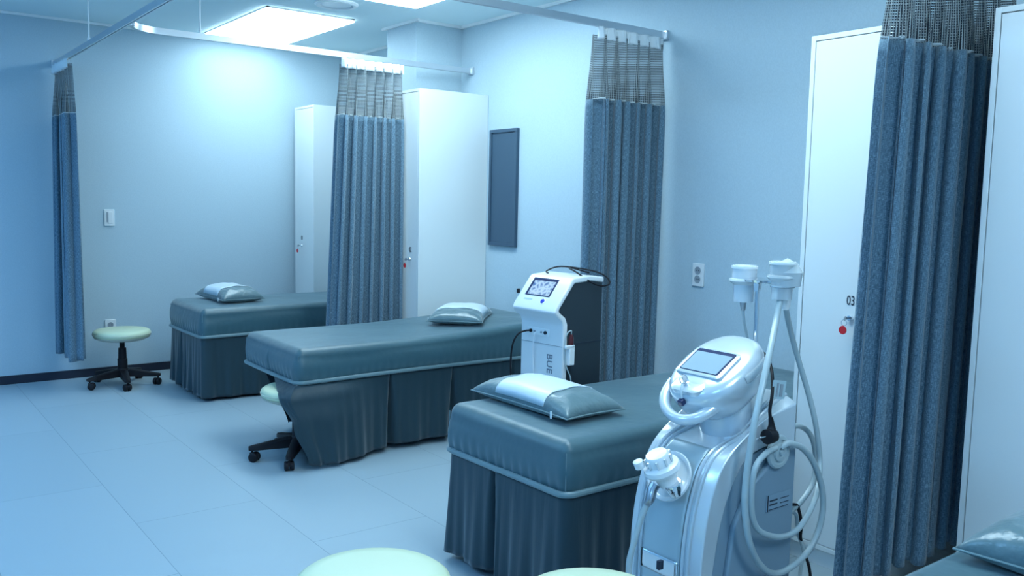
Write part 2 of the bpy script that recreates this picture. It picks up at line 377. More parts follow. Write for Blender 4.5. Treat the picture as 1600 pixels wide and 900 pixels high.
# ------------------------------------------------------------------ lockers
def locker(label, x0, y0, y1, h, num, keyz, ky, grp=None, key=True):
    w = y1-y0; dpt = XR-x0-.003; t = thing('locker', label, 'locker', (x0, y0, 0)); th = .018; pl = .07
    c = MB()
    c.box((dpt/2, th/2, (h+pl)/2), (dpt, th, h-pl)).box((dpt/2, w-th/2, (h+pl)/2), (dpt, th, h-pl))
    c.box((dpt/2, w/2, h-th/2), (dpt, w-2*th, th)).box((dpt/2, w/2, pl+th/2), (dpt, w-2*th, th)).box((dpt-.006, w/2, (h+pl)/2), (.012, w-2*th, h-pl-2*th))
    c.build('carcass', M_LOCK, t, bevel=.0012)
    MB().box((dpt/2+.012, w/2, pl/2), (dpt-.024, w-.002, pl)).build('plinth', M_LOCK_E, t)
    d = MB().box((.010, w/2, (h+pl)/2), (.018, w-2*th-.006, h-pl-2*th-.006)).build('door', M_LOCK, t, bevel=.001)
    R = Matrix.Rotation(-PI/2, 3, 'Y'); yk = ky-y0
    MB().lathe([(.011, .0), (.011, .008), (.009, .011), (.0085, .011)], (0, yk, keyz), 20, R).build('lock', M_CHROME, d)
    if key:
        # key stands out of the lock, ring and red disc hang from it
        MB().box((-.020, yk, keyz), (.020, .002, .006)).lathe([(.009, -.001), (.009, .001)], (-.034, yk, keyz), 16, Matrix.Rotation(PI/2, 3, 'X')).build('key', M_STEEL, d)
        MB().tube([(-.040, yk+.004*0+.011*math.sin(a), keyz-.014+.011*math.cos(a)) for a in [2*PI*k/14 for k in range(15)]], .0012, 6, smooth=False).build('key_ring', M_CHROME, d)
        MB().lathe([(.0145, -.002), (.0155, 0), (.0145, .002)], (-.040, yk+.004, keyz-.041), 24, Matrix.Rotation(PI/2, 3, 'Y')).build('key_tag', M_RED, d)
    words('number', num, .048, FACE_MX, M_INK, d, (-.0005, yk+.020, keyz+.047), xs=.7)
    return t
locker('white locker by the far wall with red key tag, behind the farthest bed', 2.935, 6.47, 6.83, 2.065, '01', .955, 6.69)
locker('tall white locker 02 against the column, beside the middle bed pillow', 2.95, 4.90, 5.235, 2.055, '02', .955, 5.00)
locker('white locker 03 in front of the right wall, partly behind the foreground curtain', 2.86, 1.60, 1.975, 1.975, '03', .957, 1.752)
locker('white locker cut off by the right edge, right of the foreground curtain', 2.86, .95, 1.325, 1.975, '04', .955, 1.00)

# ------------------------------------------------------------------ wall panel, switch, sockets
t = thing('wall_panel', 'dark grey framed access panel on the right wall beside the tall locker', 'wall panel', (XR, 4.70, 1.435))
MB().box((-.008, 0, 0), (.016, .30, .77)).build('panel_board', M_PANEL, t, bevel=.002)
f = MB()
for (cy, cz, dy, dz) in ((-.14, 0, .022, .77), (.14, 0, .022, .77), (0, .374, .26, .022), (0, -.374, .26, .022)): f.box((-.02, cy, cz), (.010, dy, dz))
f.build('panel_frame', M_PANEL, t, bevel=.002)
t = thing('light_switch', 'white light switch on the far wall between curtain and farthest bed', 'light switch', (1.535, YF, 1.167))
MB().box((0, -.005, 0), (.070, .010, .120)).build('switch_plate', M_WHITE, t, bevel=.003)
MB().box((.006, -.012, 0), (.032, .008, .088), Matrix.Rotation(.04, 3, 'X')).build('rocker', M_WHITE, t, bevel=.002)
MB().box((-.016, -.0115, .004), (.006, .004, .075)).build('indicator_strip', M_SOCK, t)
def socket(label, loc, rz, n, w, h):
    t = thing('wall_socket', label, 'wall socket', loc, rz)
    MB().box((0, -.006, 0), (w, .012, h)).build('socket_plate', M_WHITE, t, bevel=.003)
    for k in range(n):
        z = (k-(n-1)/2)*-.045
        o = MB().lathe([(.020, -.001), (.020, .002), (.018, .003), (.016, .0008), (.001, .0008)], (0, -.012, z), 24, Matrix.Rotation(PI/2, 3, 'X')).build('outlet', M_SOCK, t)
        MB().lathe([(.003, .0), (.003, .002)], (-.007, -.0115, z), 8, Matrix.Rotation(PI/2, 3, 'X')).lathe([(.003, 0), (.003, .002)], (.007, -.0115, z), 8, Matrix.Rotation(PI/2, 3, 'X')).build('pin_hole', M_INK, o)
socket('white single wall socket just behind the stool by the far wall', (1.525, YF, .375), 0, 1, .075, .078)
socket('white double wall socket on the right wall, right of the curtain', (XR, 3.005, .992), -PI/2, 2, .072, .118)

# ------------------------------------------------------------------ beds
def perimeter(L, Wd, r, n=None):
    # start at left end (x=0) middle, go towards near side (-y), counter-clockwise seen from above
    segs = []; hw = Wd/2
    P = []
    def line(a, b, k, nx, ny):
        for i in range(k): P.append((a[0]+(b[0]-a[0])*i/k, a[1]+(b[1]-a[1])*i/k, nx, ny))
    def arc(cx, cy, a0, k=8):
        for i in range(k):
            a = a0+PI/2*i/k; P.append((cx+r*math.cos(a), cy+r*math.sin(a), math.cos(a), math.sin(a)))
    line((0, 0), (0, -hw+r), 60, -1, 0); arc(r, -hw+r, PI)
    line((r, -hw), (L-r, -hw), 200, 0, -1); arc(L-r, -hw+r, 1.5*PI)
    line((L, -hw+r), (L, hw-r), 60, 1, 0); arc(L-r, hw-r, 0)
    line((L-r, hw), (r, hw), 120, 0, 1); arc(r, hw-r, PI/2)
    line((0, hw-r), (0, 0), 60, -1, 0)
    s = [0]
    for i in range(len(P)): 
        a, b = P[i], P[(i+1) % len(P)]; s.append(s[-1]+math.hypot(a[0]-b[0], a[1]-b[1]))
    return P, s

def lerp4(T, v):
    for a, b in zip(T, T[1:]):
        if v >= b[0]:
            k = sm((v-b[0])/(a[0]-b[0])) if a[0] < 1 else (v-b[0])/(a[0]-b[0]); return b[1]+(a[1]-b[1])*k, b[2]+(a[2]-b[2])*k
    return T[-1][1], T[-1][2]
def bed(label, x, y, L, Wd, H, raise_=0, pleat_x=(.55, 1.13), end_pleat=0.0, seed=1, lifted=False):
    rnd = random.Random(seed); t = thing('treatment_bed', label, 'bed', (x, y+Wd/2, 0))
    r = .036; zp = .43; rt = .044
    P, s = perimeter(L, Wd, r); tot = s[-1]
    def hz(px): return raise_*sm((px-.35*L)/(.65*L))
    w1 = [rnd.uniform(0, 6.28) for _ in range(8)]
    levels = []
    for k in range(9): levels.append((0, zp+(H-rt-zp)*k/9, 1))
    for k in range(10):
        a = PI/2*k/9; levels.append((rt*(1-math.cos(a)), H-rt+rt*math.sin(a), 0))
    dmax = Wd/2
    for k in range(1, 15): levels.append((rt+(dmax-rt)*k/14, H+.004*sm(k/10), 0))
    rings = []
    for ins, z, side in levels:
        ring = []
        for i, (px, py, nx, ny) in enumerate(P):
            cx = min(max(px, r), L-r); cy = min(max(py, -Wd/2+r), Wd/2-r)
            if ins <= r: q = (px-nx*ins, py-ny*ins)
            else:
                e = ins-r
                lim = Wd/2-r
                qx = min(max(cx, r+e), L-r-e); qy = min(max(cy, -lim+e), lim-e) if lim-e > 0 else 0
                q = (qx, qy)
            zz = z+hz(q[0])*sm((z-zp)/(H-zp)*1.2)
            k = 0
            if side:
                v = (z-zp)/(H-rt-zp)
                pk = .0035*math.sin(s[i]*2*PI/.048+w1[0]+math.sin(s[i]*9))*max(0, 1-v*1.7)*(1 if abs(nx) > .9 else .35)
                k = .010*math.sin(v*PI)+pk+.004*math.sin(s[i]*7+w1[1]+v*2)
            elif ins > rt:
                zz += .0025*math.sin(q[0]*9+w1[2]+q[1]*5)*math.sin(q[1]*11+w1[3])
            ring.append(Vector((q[0]+nx*k, q[1]+ny*k, zz)))
        rings.append(ring)
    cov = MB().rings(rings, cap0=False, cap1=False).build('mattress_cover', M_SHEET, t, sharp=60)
    dedupe(cov)
    MB().tube([(-.004+r*.28, -Wd/2+r*.28-.004, zp+.01+(H-rt-zp)*k/10) for k in range(11)], .0016, 6, smooth=False).tube([(-.004+r*.28, Wd/2-r*.28+.004, zp+.01+(H-rt-zp)*k/10) for k in range(11)], .0022, 6, smooth=False).build('corner_seam', M_PIPE, cov)
    pts = []
    for i, (px, py, nx, ny) in enumerate(P+[P[0]]):
        pts.append((px+nx*.006, py+ny*.006, zp-.002+.005*math.sin(s[i]*2.6+w1[4])))
    MB().tube(pts, .0105, 10, smooth=False).build('piping', M_PIPE, t)
    # skirt with inverted pleats
    N = len(P); per = []
    pl = []
    for i, (px, py, nx, ny) in enumerate(P):
        if nx < -.9: c = [abs(py-end_pleat)]
        elif nx > .9: c = [abs(py)]
        else: c = [abs(px-q) for q in pleat_x]
        c += [abs(px-.035)+9*(abs(ny) < .9), ] if False else []
        pl.append(min(c) if c else 9)
    def SP(i, v):   # v 0 bottom .. 1 top
        px, py, nx, ny = P[i % N]; dn = 1-v; sv = s[i % N]
        w = .006+.020*dn; cdist = pl[i % N]
        if lifted and nx < -.3 and py > -Wd/2+.33: py = -Wd/2+.33
        if lifted and py > 0 and nx < .5 and abs(ny) > .3: px = max(px, .06+.20*dn**.8)
        off = -.055*math.exp(-(cdist/w)**2)*(.35+.65*sm(dn*3))
        off += (.003+.007*dn)*math.sin(sv*2*PI/.16+w1[5]+1.5*math.sin(sv*3.1))*dn+.004*math.sin(sv*2*PI/.06+w1[6])*dn+.012*dn
        z = .028+(zp-.035)*v+.008*math.sin(sv*4.3+w1[7])*dn
        q = Vector((px+nx*(off-.004), py+ny*(off-.004), z))
        if lifted and nx < -.3:
            # foot-end cloth: the half next to the stool is pushed up over its seat
            pass
        if lifted and py < 0 and ny < .3:      # cloth draped round the outside of the stool seat
            Kx, Ky = lerp4(((1, 0, 0), (.86, -.055, -.055), (.5, -.012, -.085), (0, .045, -.10)), v)
            Ex, Ey = lerp4(((1, 0, .31), (.86, -.092, .02), (.5, -.050, -.065), (0, .022, -.088)), v)
            wv = .004*math.sin(sv*70)*dn
            if nx < -.3:
                f = max(0, min(1, (py+Wd/2-r)/(.33-r)))
                q.x = (Kx+(Ex-Kx)*f)+wv; q.y = -Wd/2+Ky+(Ey-Ky)*f+r*.3*(1-f)
            elif nx < .1:
                b = sm(1.45-px/.36); q.y += Ky*b; q.x += Kx*max(0, 1-px/.18)
        return q
    g = MB(); nv = 20; vs = []; fs = []
    for j in range(nv+1):
        for i in range(N): vs.append(SP(i, j/nv))
    for j in range(nv):
        for i in range(N):
            if lifted:
                def out(ii, vv):
                    px, py, nx, ny = P[ii % N]
                    return (nx < -.3 and py >= -Wd/2+.33) or (py > 0 and nx < .5 and (px <= .06+.20*(1-vv)**.8))
                if out(i, j/nv) and out(i+1, j/nv) and out(i, (j+1)/nv) and out(i+1, (j+1)/nv): continue
            fs.append((j*N+i, j*N+(i+1) % N, (j+1)*N+(i+1) % N, (j+1)*N+i))
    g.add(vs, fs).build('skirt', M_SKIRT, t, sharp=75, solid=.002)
    if lifted:   # cloth gathered up over the stool seat
        MB().grid(lambda a, b: Vector((.01+.22*b, -.10+.44*a, .425-.012*sm(b*2)+.006*math.sin(a*23+b*5))), 30, 10).build('gathered_cloth', M_SKIRT, t, solid=.003)
    MB().box((L/2, 0, .36), (L-.75 if lifted else L-.12, Wd-.14, .10)).build('bed_frame', M_BLACK, t)
    for a in (.48 if lifted else .16, L-.16):
        for b in (-Wd/2+.12, Wd/2-.12): MB().lathe([(.022, 0), (.022, .36)], (a, b, 0), 12).build('leg', M_BLACK, t)
    return t
bed('teal satin treatment bed at the back, in front of the far wall', 1.80, 5.68, 1.68, .70, .612, seed=2, pleat_x=(.72, 1.2), end_pleat=.10)
bed('teal satin treatment bed in the middle, stool tucked under its left end', 1.75, 4.05, 1.72, .72, .595, raise_=.036, seed=5, pleat_x=(.53, .93, 1.35), lifted=True, end_pleat=9)
bed('teal satin treatment bed in front, nearest of the three full ones', 1.76, 2.02, 1.71, .68, .600, seed=9, pleat_x=(.6, 1.15), end_pleat=.05)
bed('teal satin bed corner at the lower right edge of the picture', 1.70, .215, 1.76, .70, .600, seed=13)

# ------------------------------------------------------------------ pillows
def pillow(label, x, y, z, ang, L=.50, Wd=.32, h=.062, tilt=0, seed=1, band=.50):
    rnd = random.Random(seed); t = thing('pillow', label, 'pillow', (x, y, z), math.radians(ang))
    a0, a1, a2 = [rnd.uniform(0, 6) for _ in range(3)]
    def P(u, v, sgn, lift=0):
        # u,v in -1..1
        pin = .055*(1-abs(u)**2*0)
        X = u*L/2*(1-.07*(1-v*v)*abs(u)**3*0 - .05*(1-v*v)*(abs(u)**6)); Y = v*Wd/2*(1-.10*(1-u*u)*(abs(v)**6))
        e = max(0, (1-abs(u)**3.6))**.50*max(0, (1-abs(v)**3.0))**.46
        wr = .05*math.sin(u*19+a0+3*v)*math.sin(v*6+a1)*(abs(u) > .45)+.02*math.sin(u*7+a2)
        top = h*e*(1+wr)*(1.18 if sgn > 0 else .44)
        return Vector((X, Y, h*.44+sgn*top+sgn*lift+tilt*u*.0))
    nu, nv = 48, 28
    b = MB()
    b.grid(lambda a, c: P(a*2-1, c*2-1, 1), nu, nv); b.grid(lambda a, c: P(a*2-1, c*2-1, -1), nu, nv)
    import bmesh
    o = b.build('pillow_cover', M_PIL, t, sharp=180)
    bm = bmesh.new(); bm.from_mesh(o.data); bmesh.ops.remove_doubles(bm, verts=bm.verts, dist=.0005); bmesh.ops.recalc_face_normals(bm, faces=bm.faces); bm.to_mesh(o.data); bm.free(); o.data.shade_smooth()
    MB().grid(lambda a, c: P(-band+2*band*a, -.99+1.98*c, 1, .0025), 30, 28).build('white_panel', M_PILW, t, sharp=180, solid=.003)
    pts = []
    for k in range(97):
        q = k/96*4; i = int(q) % 4; f = (q-int(q))*2-1
        u, v = [(f, -1), (1, f), (-f, 1), (-1, -f)][i]; pts.append(P(u, v, 0))
    MB().tube(pts, .0028, 6, smooth=False).build('piping', M_PIPE, t)
    MB().box((-.36*L, Wd/2+.004, h*.45), (.008, .003, .024)).build('zipper_pull', M_TAPE, t)
    return t
pillow('grey satin pillow with white centre on the farthest bed', 2.13, 6.10, .612, 93, L=.50, Wd=.30, h=.068, seed=1)
pillow('grey satin pillow with white centre at the right end of the middle bed', 2.97, 4.42, .615, 47, L=.50, Wd=.33, h=.06, seed=4)
pillow('large grey and white satin pillow with zip pull on the front bed', 2.020, 2.445, .602, 91, L=.55, Wd=.275, h=.058, seed=8)
pillow('grey and white satin pillow cut off by the lower right edge', 2.02, .60, .600, 91, L=.54, Wd=.31, h=.066, seed=6)

# ------------------------------------------------------------------ stools
def stool(label, x, y, H, rz=0):
    t = thing('rolling_stool', label, 'stool', (x, y, 0), rz); R = .19
    MB().lathe([(.001, H-.052), (R-.012, H-.052), (R-.003, H-.044), (R, H-.030), (R-.004, H-.014), (R-.018, H-.004), (R-.05, H), (.001, H+.002)], seg=56).build('seat', M_CREAM, t, sharp=80)
    MB().lathe([(.001, H-.076), (R-.045, H-.074), (R-.010, H-.058), (R-.006, H-.050), (.001, H-.050)], seg=56).build('seat_shell', M_CREAM2, t, sharp=60)
    MB().lathe([(R-.0015, H-.031), (R+.002, H-.029), (R-.0015, H-.027)], seg=56).build('seat_piping', M_CREAM2, t)
    MB().tube([(.02, 0, H-.08), (.12, -.01, H-.082), (.155, -.012, H-.086)], .005, 8).box((.16, -.012, H-.087), (.035, .022, .009)).build('height_lever', M_BLACK, t)
    MB().box((0, 0, H-.075), (.12, .12, .014)).build('mounting_plate', M_BLACK, t, bevel=.004)
    MB().lathe([(.017, .20), (.017, H-.07)], seg=20).build('gas_lift', M_BLACK, t)
    MB().lathe([(.033, .085), (.033, .19), (.028, .192), (.026, min(.265, H-.1)), (.018, min(.268, H-.097))], seg=28).build('column', M_BLACK, t, sharp=40)
    MB().lathe([(.036, .062), (.042, .075), (.042, .112), (.034, .122)], seg=28).build('hub', M_BLACK, t, sharp=40)
    for k in range(5):
        a = 2*PI*k/5+.3; Rz = Matrix.Rotation(a, 3, 'Z')
        rings = []
        for q, w, z0, z1 in ((.03, .026, .064, .118), (.10, .024, .062, .108), (.18, .021, .060, .092), (.235, .018, .058, .082), (.250, .011, .060, .078)):
            rings.append([Rz @ Vector((q, w, z0)), Rz @ Vector((q, w, z1-.006)), Rz @ Vector((q, w*.5, z1)), Rz @ Vector((q, -w*.5, z1)), Rz @ Vector((q, -w, z1-.006)), Rz @ Vector((q, -w, z0))])
        lg = MB().rings(rings).build('leg', M_BLACK, t, sharp=50)
        c = Rz @ Vector((.232, 0, 0)); Rc = Matrix.Rotation(a*1.7+.6, 3, 'Z'); Rw = Rc @ Matrix.Rotation(PI/2, 3, 'X')
        cb = MB()
        for sgn in (-1, 1):
            cc = c+Rc @ Vector((.012, sgn*.013, .0245))
            cb.lathe([(.001, -.010), (.021, -.010), (.0245, -.007), (.0245, .007), (.021, .010), (.001, .010)], cc, 20, Rw)
        cb.tube([c+Vector((0, 0, .034)), c+Vector((0, 0, .064))], .006, 8, smooth=False).box(c+Rc @ Vector((.006, 0, .036)), (.034, .012, .020), Rc)
        cb.build('caster', M_BLACK, lg, sharp=50)
    return t
stool('cream round rolling stool standing alone by the far wall', 1.505, 6.50, .40, .55)
stool('cream rolling stool tucked under the left end of the middle bed', 1.82, 4.20, .380, .04)
stool('cream round stool seat at the bottom edge, larger and further left', .973, 1.81, .45, .2)
stool('cream round stool seat at the bottom edge, between front bed and silver machine', 1.33, 1.415, .45, .9)

# ------------------------------------------------------------------ machine with charcoal sides
t = thing('treatment_machine', 'white and charcoal upright device with lit tilted screen, lettering BUE on its front', 'medical machine', (2.405, 2.80, 0), math.radians(5.6))
WD = .262
outer = [(0, .03), (0, .822), (-.010, .845), (-.046, .872), (-.057, .885), (-.050, .905), (.046, 1.020), (.060, 1.028), (.16, 1.036), (.248, 1.026), (.252, 1.012)]
inner = [(.246, 1.000), (.17, 1.010), (.065, 1.004), (.056, .996), (-.026, .898), (-.028, .888), (.012, .860), (.026, .830), (.026, .03)]
MB().prism(outer+inner, 0, WD).build('front_shell', M_WHITE, t, bevel=.007, sharp=50)
core = [(.022, .045), (.022, .835), (.008, .865), (-.028, .890), (.058, 1.004), (.17, 1.012), (.246, 1.005), (.246, .045)]
MB().prism(core, .005, WD-.005).build('casing', M_DARKBODY, t, bevel=.003)
MB().box((.135, .0045, .743), (.222, .003, .003)).build('casing_seam', M_INK, t)
MB().box((-.0005, WD/2, .735), (.003, WD-.01, .0025)).build('front_seam', M_SOCK, t)
MB().box((.13, WD/2, .055), (.30, WD+.03, .035)).build('foot', M_DARKBODY, t, bevel=.008)
for a in (.01, .25):
    for b in (.02, WD-.02): MB().lathe([(.001, -.01), (.019, -.01), (.019, .01), (.001, .01)], (a, b, .0195), 18, Matrix.Rotation(PI/2, 3, 'X')).build('caster', M_BLACK, t)
MB().box((.254, WD/2, .30), (.014, .20, .46)).build('back_cover', M_TAPE, t, bevel=.004)
# slanted face: from (-.050,.905) to (.046,1.020)
sa = math.atan2(.115, .096); RS = Matrix.Rotation(-sa, 3, 'Y'); nrm = Vector((-math.sin(sa), 0, math.cos(sa)))
mid = Vector((-.002, WD/2, .9625))
def on_face(u, y, off=0): return Vector((-.002, 0, .9625))+Vector((math.cos(sa), 0, math.sin(sa)))*u+Vector((0, y, 0))+nrm*off
scr = MB().box(on_face(.022, WD*.56, .0005), (.094, .150, .004), RS).build('screen_bezel', M_BEZ, t, bevel=.001)
MB().box(on_face(.016, WD*.545, .003), (.074, .128, .002), RS).build('display', M_SCR1, scr)
kn = MB().lathe([(.011, 0), (.011, .004), (.008, .007), (.001, .007)], on_face(-.050, WD*.36, 0), 20, RS).build('control_knob', M_BLUE, t)
MB().lathe([(.0155, 0), (.0155, .002), (.011, .003)], on_face(-.050, WD*.36, 0), 20, RS).build('knob_ring', M_TRIM, kn)
MB().box(on_face(-.045, WD*.72, .0004), (.008, .05, .001), RS).build('faint_badge', M_TAGW, t)
for y, m_ in ((.195, M_BLACK), (.105, M_INK), (.13, M_SOCK), (.17, M_SOCK)):
    MB().lathe([(.0075 if m_ != M_SOCK else .004, 0), (.0075 if m_ != M_SOCK else .004, .008), (.001, .008)], (0, y, .785), 14, Matrix.Rotation(-PI/2, 3, 'Y')).build('jack', m_, t)
MB().box((-.0008, .150, .785), (.002, .135, .034)).build('jack_panel', M_LOCK_E, t, bevel=.0008)
MB().tube([(-.008, .195, .785), (-.035, .198, .785), (-.06, .215, .772), (-.072, .235, .73), (-.07, .25, .65), (-.065, .25, .50), (-.06, .24, .30)], .0042, 8).build('patient_cable', M_BLACK, t)
MB().tube([(-.008, .155, .780), (-.02, .155, .775), (-.014, .17, .72), (-.008, .17, .60), (-.01, .16, .45)], .0022, 6).build('thin_cable', M_WHITE, t)
MB().tube([(.10, .20, 1.033), (.12, .23, 1.040), (.16, .20, 1.060), (.19, .12, 1.060), (.235, .03, 1.045), (.262, -.01, 1.02), (.25, -.03, .995), (.20, -.02, .990), (.15, -.005, 1.01), (.12, .04, 1.045), (.13, .10, 1.062), (.20, .14, 1.055), (.262, .10, 1.035)], .0036, 8).build('top_cable', M_BLACK, t)
MB().box((-.018, WD+.004, .955), (.014, .010, .020)).build('side_hook', M_BLACK, t, bevel=.002)
hd = MB().box((.030, -.014, .700), (.030, .026, .085)).box((.020, -.020, .738), (.052, .014, .014)).build('probe_holder', M_WHITE, t, bevel=.003)
MB().lathe([(.008, .715), (.011, .74), (.011, .775), (.006, .790)], (.034, -.014, 0), 16).build('probe', M_PROBE, t)
MB().tube([(.034, -.014, .79), (.030, -.018, .806), (.012, -.016, .800), (.004, -.010, .77), (.004, -.008, .70), (.012, -.012, .65), (.035, -.016, .60), (.030, -.016, .56), (.008, -.01, .51), (.01, -.01, .40)], .0026, 8).build('probe_cable', M_HOSE, t)
# lettering runs down the front, turned a quarter
TM = Matrix(((0, 0, -1), (0, 1, 0), (1, 0, 0))); TM = Matrix(((0, 0, -1), (0, -1, 0), (-1, 0, 0)))
words('lettering', 'BUE', .047, TM, M_INK2, t, (-.0008, .094, .697), xs=1.02, bold=.0005, space=1.05)

# ------------------------------------------------------------------ silver machine
OX, OY = 2.0, 1.635
t = thing('treatment_machine', 'silver rolling device with round tilted screen head and looped grey hoses', 'medical machine', (OX, OY, 0))
SM = t
hw = .135
prof = [(1.800, .06), (1.800, .25), (1.803, .405), (1.825, .535), (1.868, .635), (1.945, .700), (2.055, .752), (2.195, .778)]
low = [(1.835, .06), (1.840, .25), (1.856, .38), (1.882, .500), (1.925, .590), (1.978, .648), (2.07, .668), (2.195, .655)]
def spl(pts, t_):
    n = len(pts)-1; x = t_*n; i = min(int(x), n-1); f = x-i
    p = [pts[max(i-1, 0)], pts[i], pts[i+1], pts[min(i+2, n)]]
    return tuple(.5*((2*p[1][k])+(p[2][k]-p[0][k])*f+(2*p[0][k]-5*p[1][k]+4*p[2][k]-p[3][k])*f*f+(3*p[1][k]-p[0][k]-3*p[2][k]+p[3][k])*f**3) for k in (0, 1))
def shellpt(t_, s_, lift=0):
    a = spl(prof, t_); b = spl(prof, min(1, t_+.01)); c = spl(prof, max(0, t_-.01))
    dx, dz = b[0]-c[0], b[1]-c[1]; l = math.hypot(dx, dz); nx, nz = -dz/l, dx/l
    arch = (.012+.020*sm((t_-.8)/.2)-.050*math.exp(-((t_-.80)/.13)**2))*(1-abs(s_)**4)+lift
    return Vector((a[0]+nx*arch-OX, s_*hw, a[1]+nz*arch))
nt_, ns_ = 56, 20
rings = []
for i in range(nt_+1):
    q = i/nt_; lo = spl(low, q); ring = [shellpt(q, -1+2*j/ns_) for j in range(ns_+1)]
    ring += [Vector((lo[0]-OX, hw, lo[1])), Vector((lo[0]-OX, -hw, lo[1]))]
    rings.append(ring)
MB().rings(rings).build('shell', M_SILVER, t, bevel=.004, sharp=45)
# recessed-looking front panel laid between two pairs of ridges
MB().grid(lambda a, b: shellpt(.02+.62*a, -.52+1.04*b, .003), 40, 14).build('front_panel', M_FRONT, t, sharp=80, solid=.004)
for sy in (-.58, -.72, .58, .72):
    MB().tube([shellpt(k/40, sy, .002) for k in range(41)], .0055, 8, smooth=False).build('ridge', M_SILVER2, t)
MB().grid(lambda a, b: shellpt(.20+.05*a, -.50+1.0*b, .009), 6, 14).build('clasp_strip', M_CHROME, t, sharp=60, solid=.003)
MB().box(shellpt(.225, -.05, .014), (.012, .012, .026)).build('clasp', M_INK, t, bevel=.002)
# grey side housings and back box
sidep = [(x-OX+.006, z-.004) for x, z in low]+[(2.195-OX, .06)]
MB().prism(sidep, -hw+.010, hw-.010).build('housing', M_SIDE, t, bevel=.004, sharp=40)
wedge = [(2.110-OX, .640), (2.195-OX, .650), (2.195-OX, .12), (1.905-OX, .12), (1.90-OX, .30), (1.925-OX, .46), (1.985-OX, .56)]
MB().prism(wedge, -hw-.006, -hw+.012).build('side_cover', M_SIDE, t, bevel=.006, sharp=40)
MB().box((.02, 0, .055), (.44, .30, .05)).build('base', M_SIDE, t, bevel=.015)
for a in (-.17, .17):
    for b in (-.13, .13): MB().lathe([(.001, -.012), (.024, -.012), (.027, 0), (.024, .012), (.001, .012)], (a, b, .027), 20, Matrix.Rotation(PI/2, 3, 'X')).build('caster', M_BLACK, t)
lb = MB().box((2.118-OX, -hw-.0075, .502), (.112, .002, .048)).build('rating_label', M_SOCK, t, bevel=.0005)
lb.data.materials[0] = mat('pale_label', (.24, .34, .42), .5)
for (dx, dz, w, h) in ((-.050, 0, .004, .048), (-.024, .006, .036, .004), (-.024, -.006, .036, .004), (.028, .006, .04, .002), (.028, -.008, .04, .002), (.0, -.020, .09, .002)):
    MB().box((2.118-OX+dx, -hw-.009, .502+dz), (w, .001, h)).build('label_print', M_INK, lb)
# hose hook disc
hk = MB().lathe([(.001, 0), (.048, 0), (.050, .006), (.046, .012), (.036, .013), (.034, .010), (.028, .010), (.026, .016), (.016, .017), (.014, .013), (.008, .013), (.006, .020), (.001, .020)], (.098, -hw-.008, .652), 36, Matrix.Rotation(PI/2, 3, 'X')).build('hose_hook', M_HOSE, t, sharp=30)
# transparent round holder on the front
hd0 = Vector((1.800-OX, -.012, .595)); hn = Vector((-.88, -.05, .42)).normalized()
RH = hn.to_track_quat('Z', 'Y').to_matrix()
MB().lathe([(.068, .0), (.072, .004), (.070, .010), (.062, .008), (.058, .004), (.001, .002)], hd0, 40, RH).build('holder_dish', M_CUP, t, sharp=40)
# neck and head
MB().tube([(.050, .0, .660), (.042, .0, .74), (.030, .005, .835)], [.078, .075, .071], 36, sub=3).build('neck', M_SILVER2, t)
ta = math.radians(31); RT = Matrix.Rotation(-ta, 3, 'Y')
HCn = Vector((.008, .015, .852))
def H(u, y, w): return HCn+RT @ Vector((u, y, w))
rings = []
for k, (sc, w) in enumerate(((.55, -.088), (.76, -.076), (.91, -.050), (.985, -.016), (1.0, .010), (.975, .028), (.90, .040), (.80, .046), (.60, .050), (.30, .053), (.02, .054))):
    ring = []
    for j in range(56):
        a = 2*PI*j/56; cx, sx_ = math.cos(a), math.sin(a)
        e = 2/2.35
        uu = .152*sc*math.copysign(abs(cx)**e, cx); yy = .122*sc*math.copysign(abs(sx_)**e, sx_)
        ring.append(H(uu+.01, yy, w))
    rings.append(ring)
head = MB().rings(rings).build('screen_head', M_SILVER, t, sharp=70)
def rrect(cu, cy_, du, dy, w, rr=.012, top=None):
    P_ = []
    for (sx_, sy_, a0) in ((1, 1, 0), (-1, 1, PI/2), (-1, -1, PI), (1, -1, 1.5*PI)):
        for k in range(6):
            a = a0+PI/2*k/5; P_.append(H(cu+sx_*(du-rr)+rr*math.cos(a), cy_+sy_*(dy-rr)+rr*math.sin(a), w))
    return P_
MB().rings([rrect(-.008, .002, .058, .082, .044), rrect(-.008, .002, .058, .082, .056), rrect(-.008, .002, .052, .075, .058)]).build('screen_surround', M_SILVER2, head, sharp=40)
MB().rings([rrect(-.006, .002, .050, .070, .052, .006), rrect(-.006, .002, .050, .070, .0595, .006)]).build('screen_bezel', M_BEZ, head, sharp=40)
MB().rings([rrect(-.012, .002, .042, .065, .055, .003), rrect(-.012, .002, .042, .065, .0605, .003)]).build('display', M_SCR2, head, sharp=40)
MB().rings([rrect(-.102, .004, .030, .056, .030, .025), rrect(-.102, .004, .030, .056, .046, .025), rrect(-.102, .004, .024, .050, .048, .02)]).build('key_plate', M_SILVER, head, sharp=50)
MB().lathe([(.010, 0), (.010, .006), (.006, .008)], H(-.103, .012, .048), 16, RT).build('key_switch', M_CHROME, head)
MB().tube([H(-.106+.014*math.sin(a), .012+.004*math.cos(a), .066+.014*math.cos(a)) for a in [2*PI*k/12 for k in range(13)]], .0015, 6, smooth=False).box(H(-.103, .012, .066), (.012, .003, .022), RT).build('keys', M_STEEL, head)
MB().tube([H(-.116, .010, .060), H(-.134, .008, .044), H(-.144, .006, .028)], .004, 8).build('key_strap', M_CLEAR, head)
MB().box(H(-.148, .006, .018), (.018, .018, .018), RT).build('key_fob', M_BEZ, head, bevel=.003)
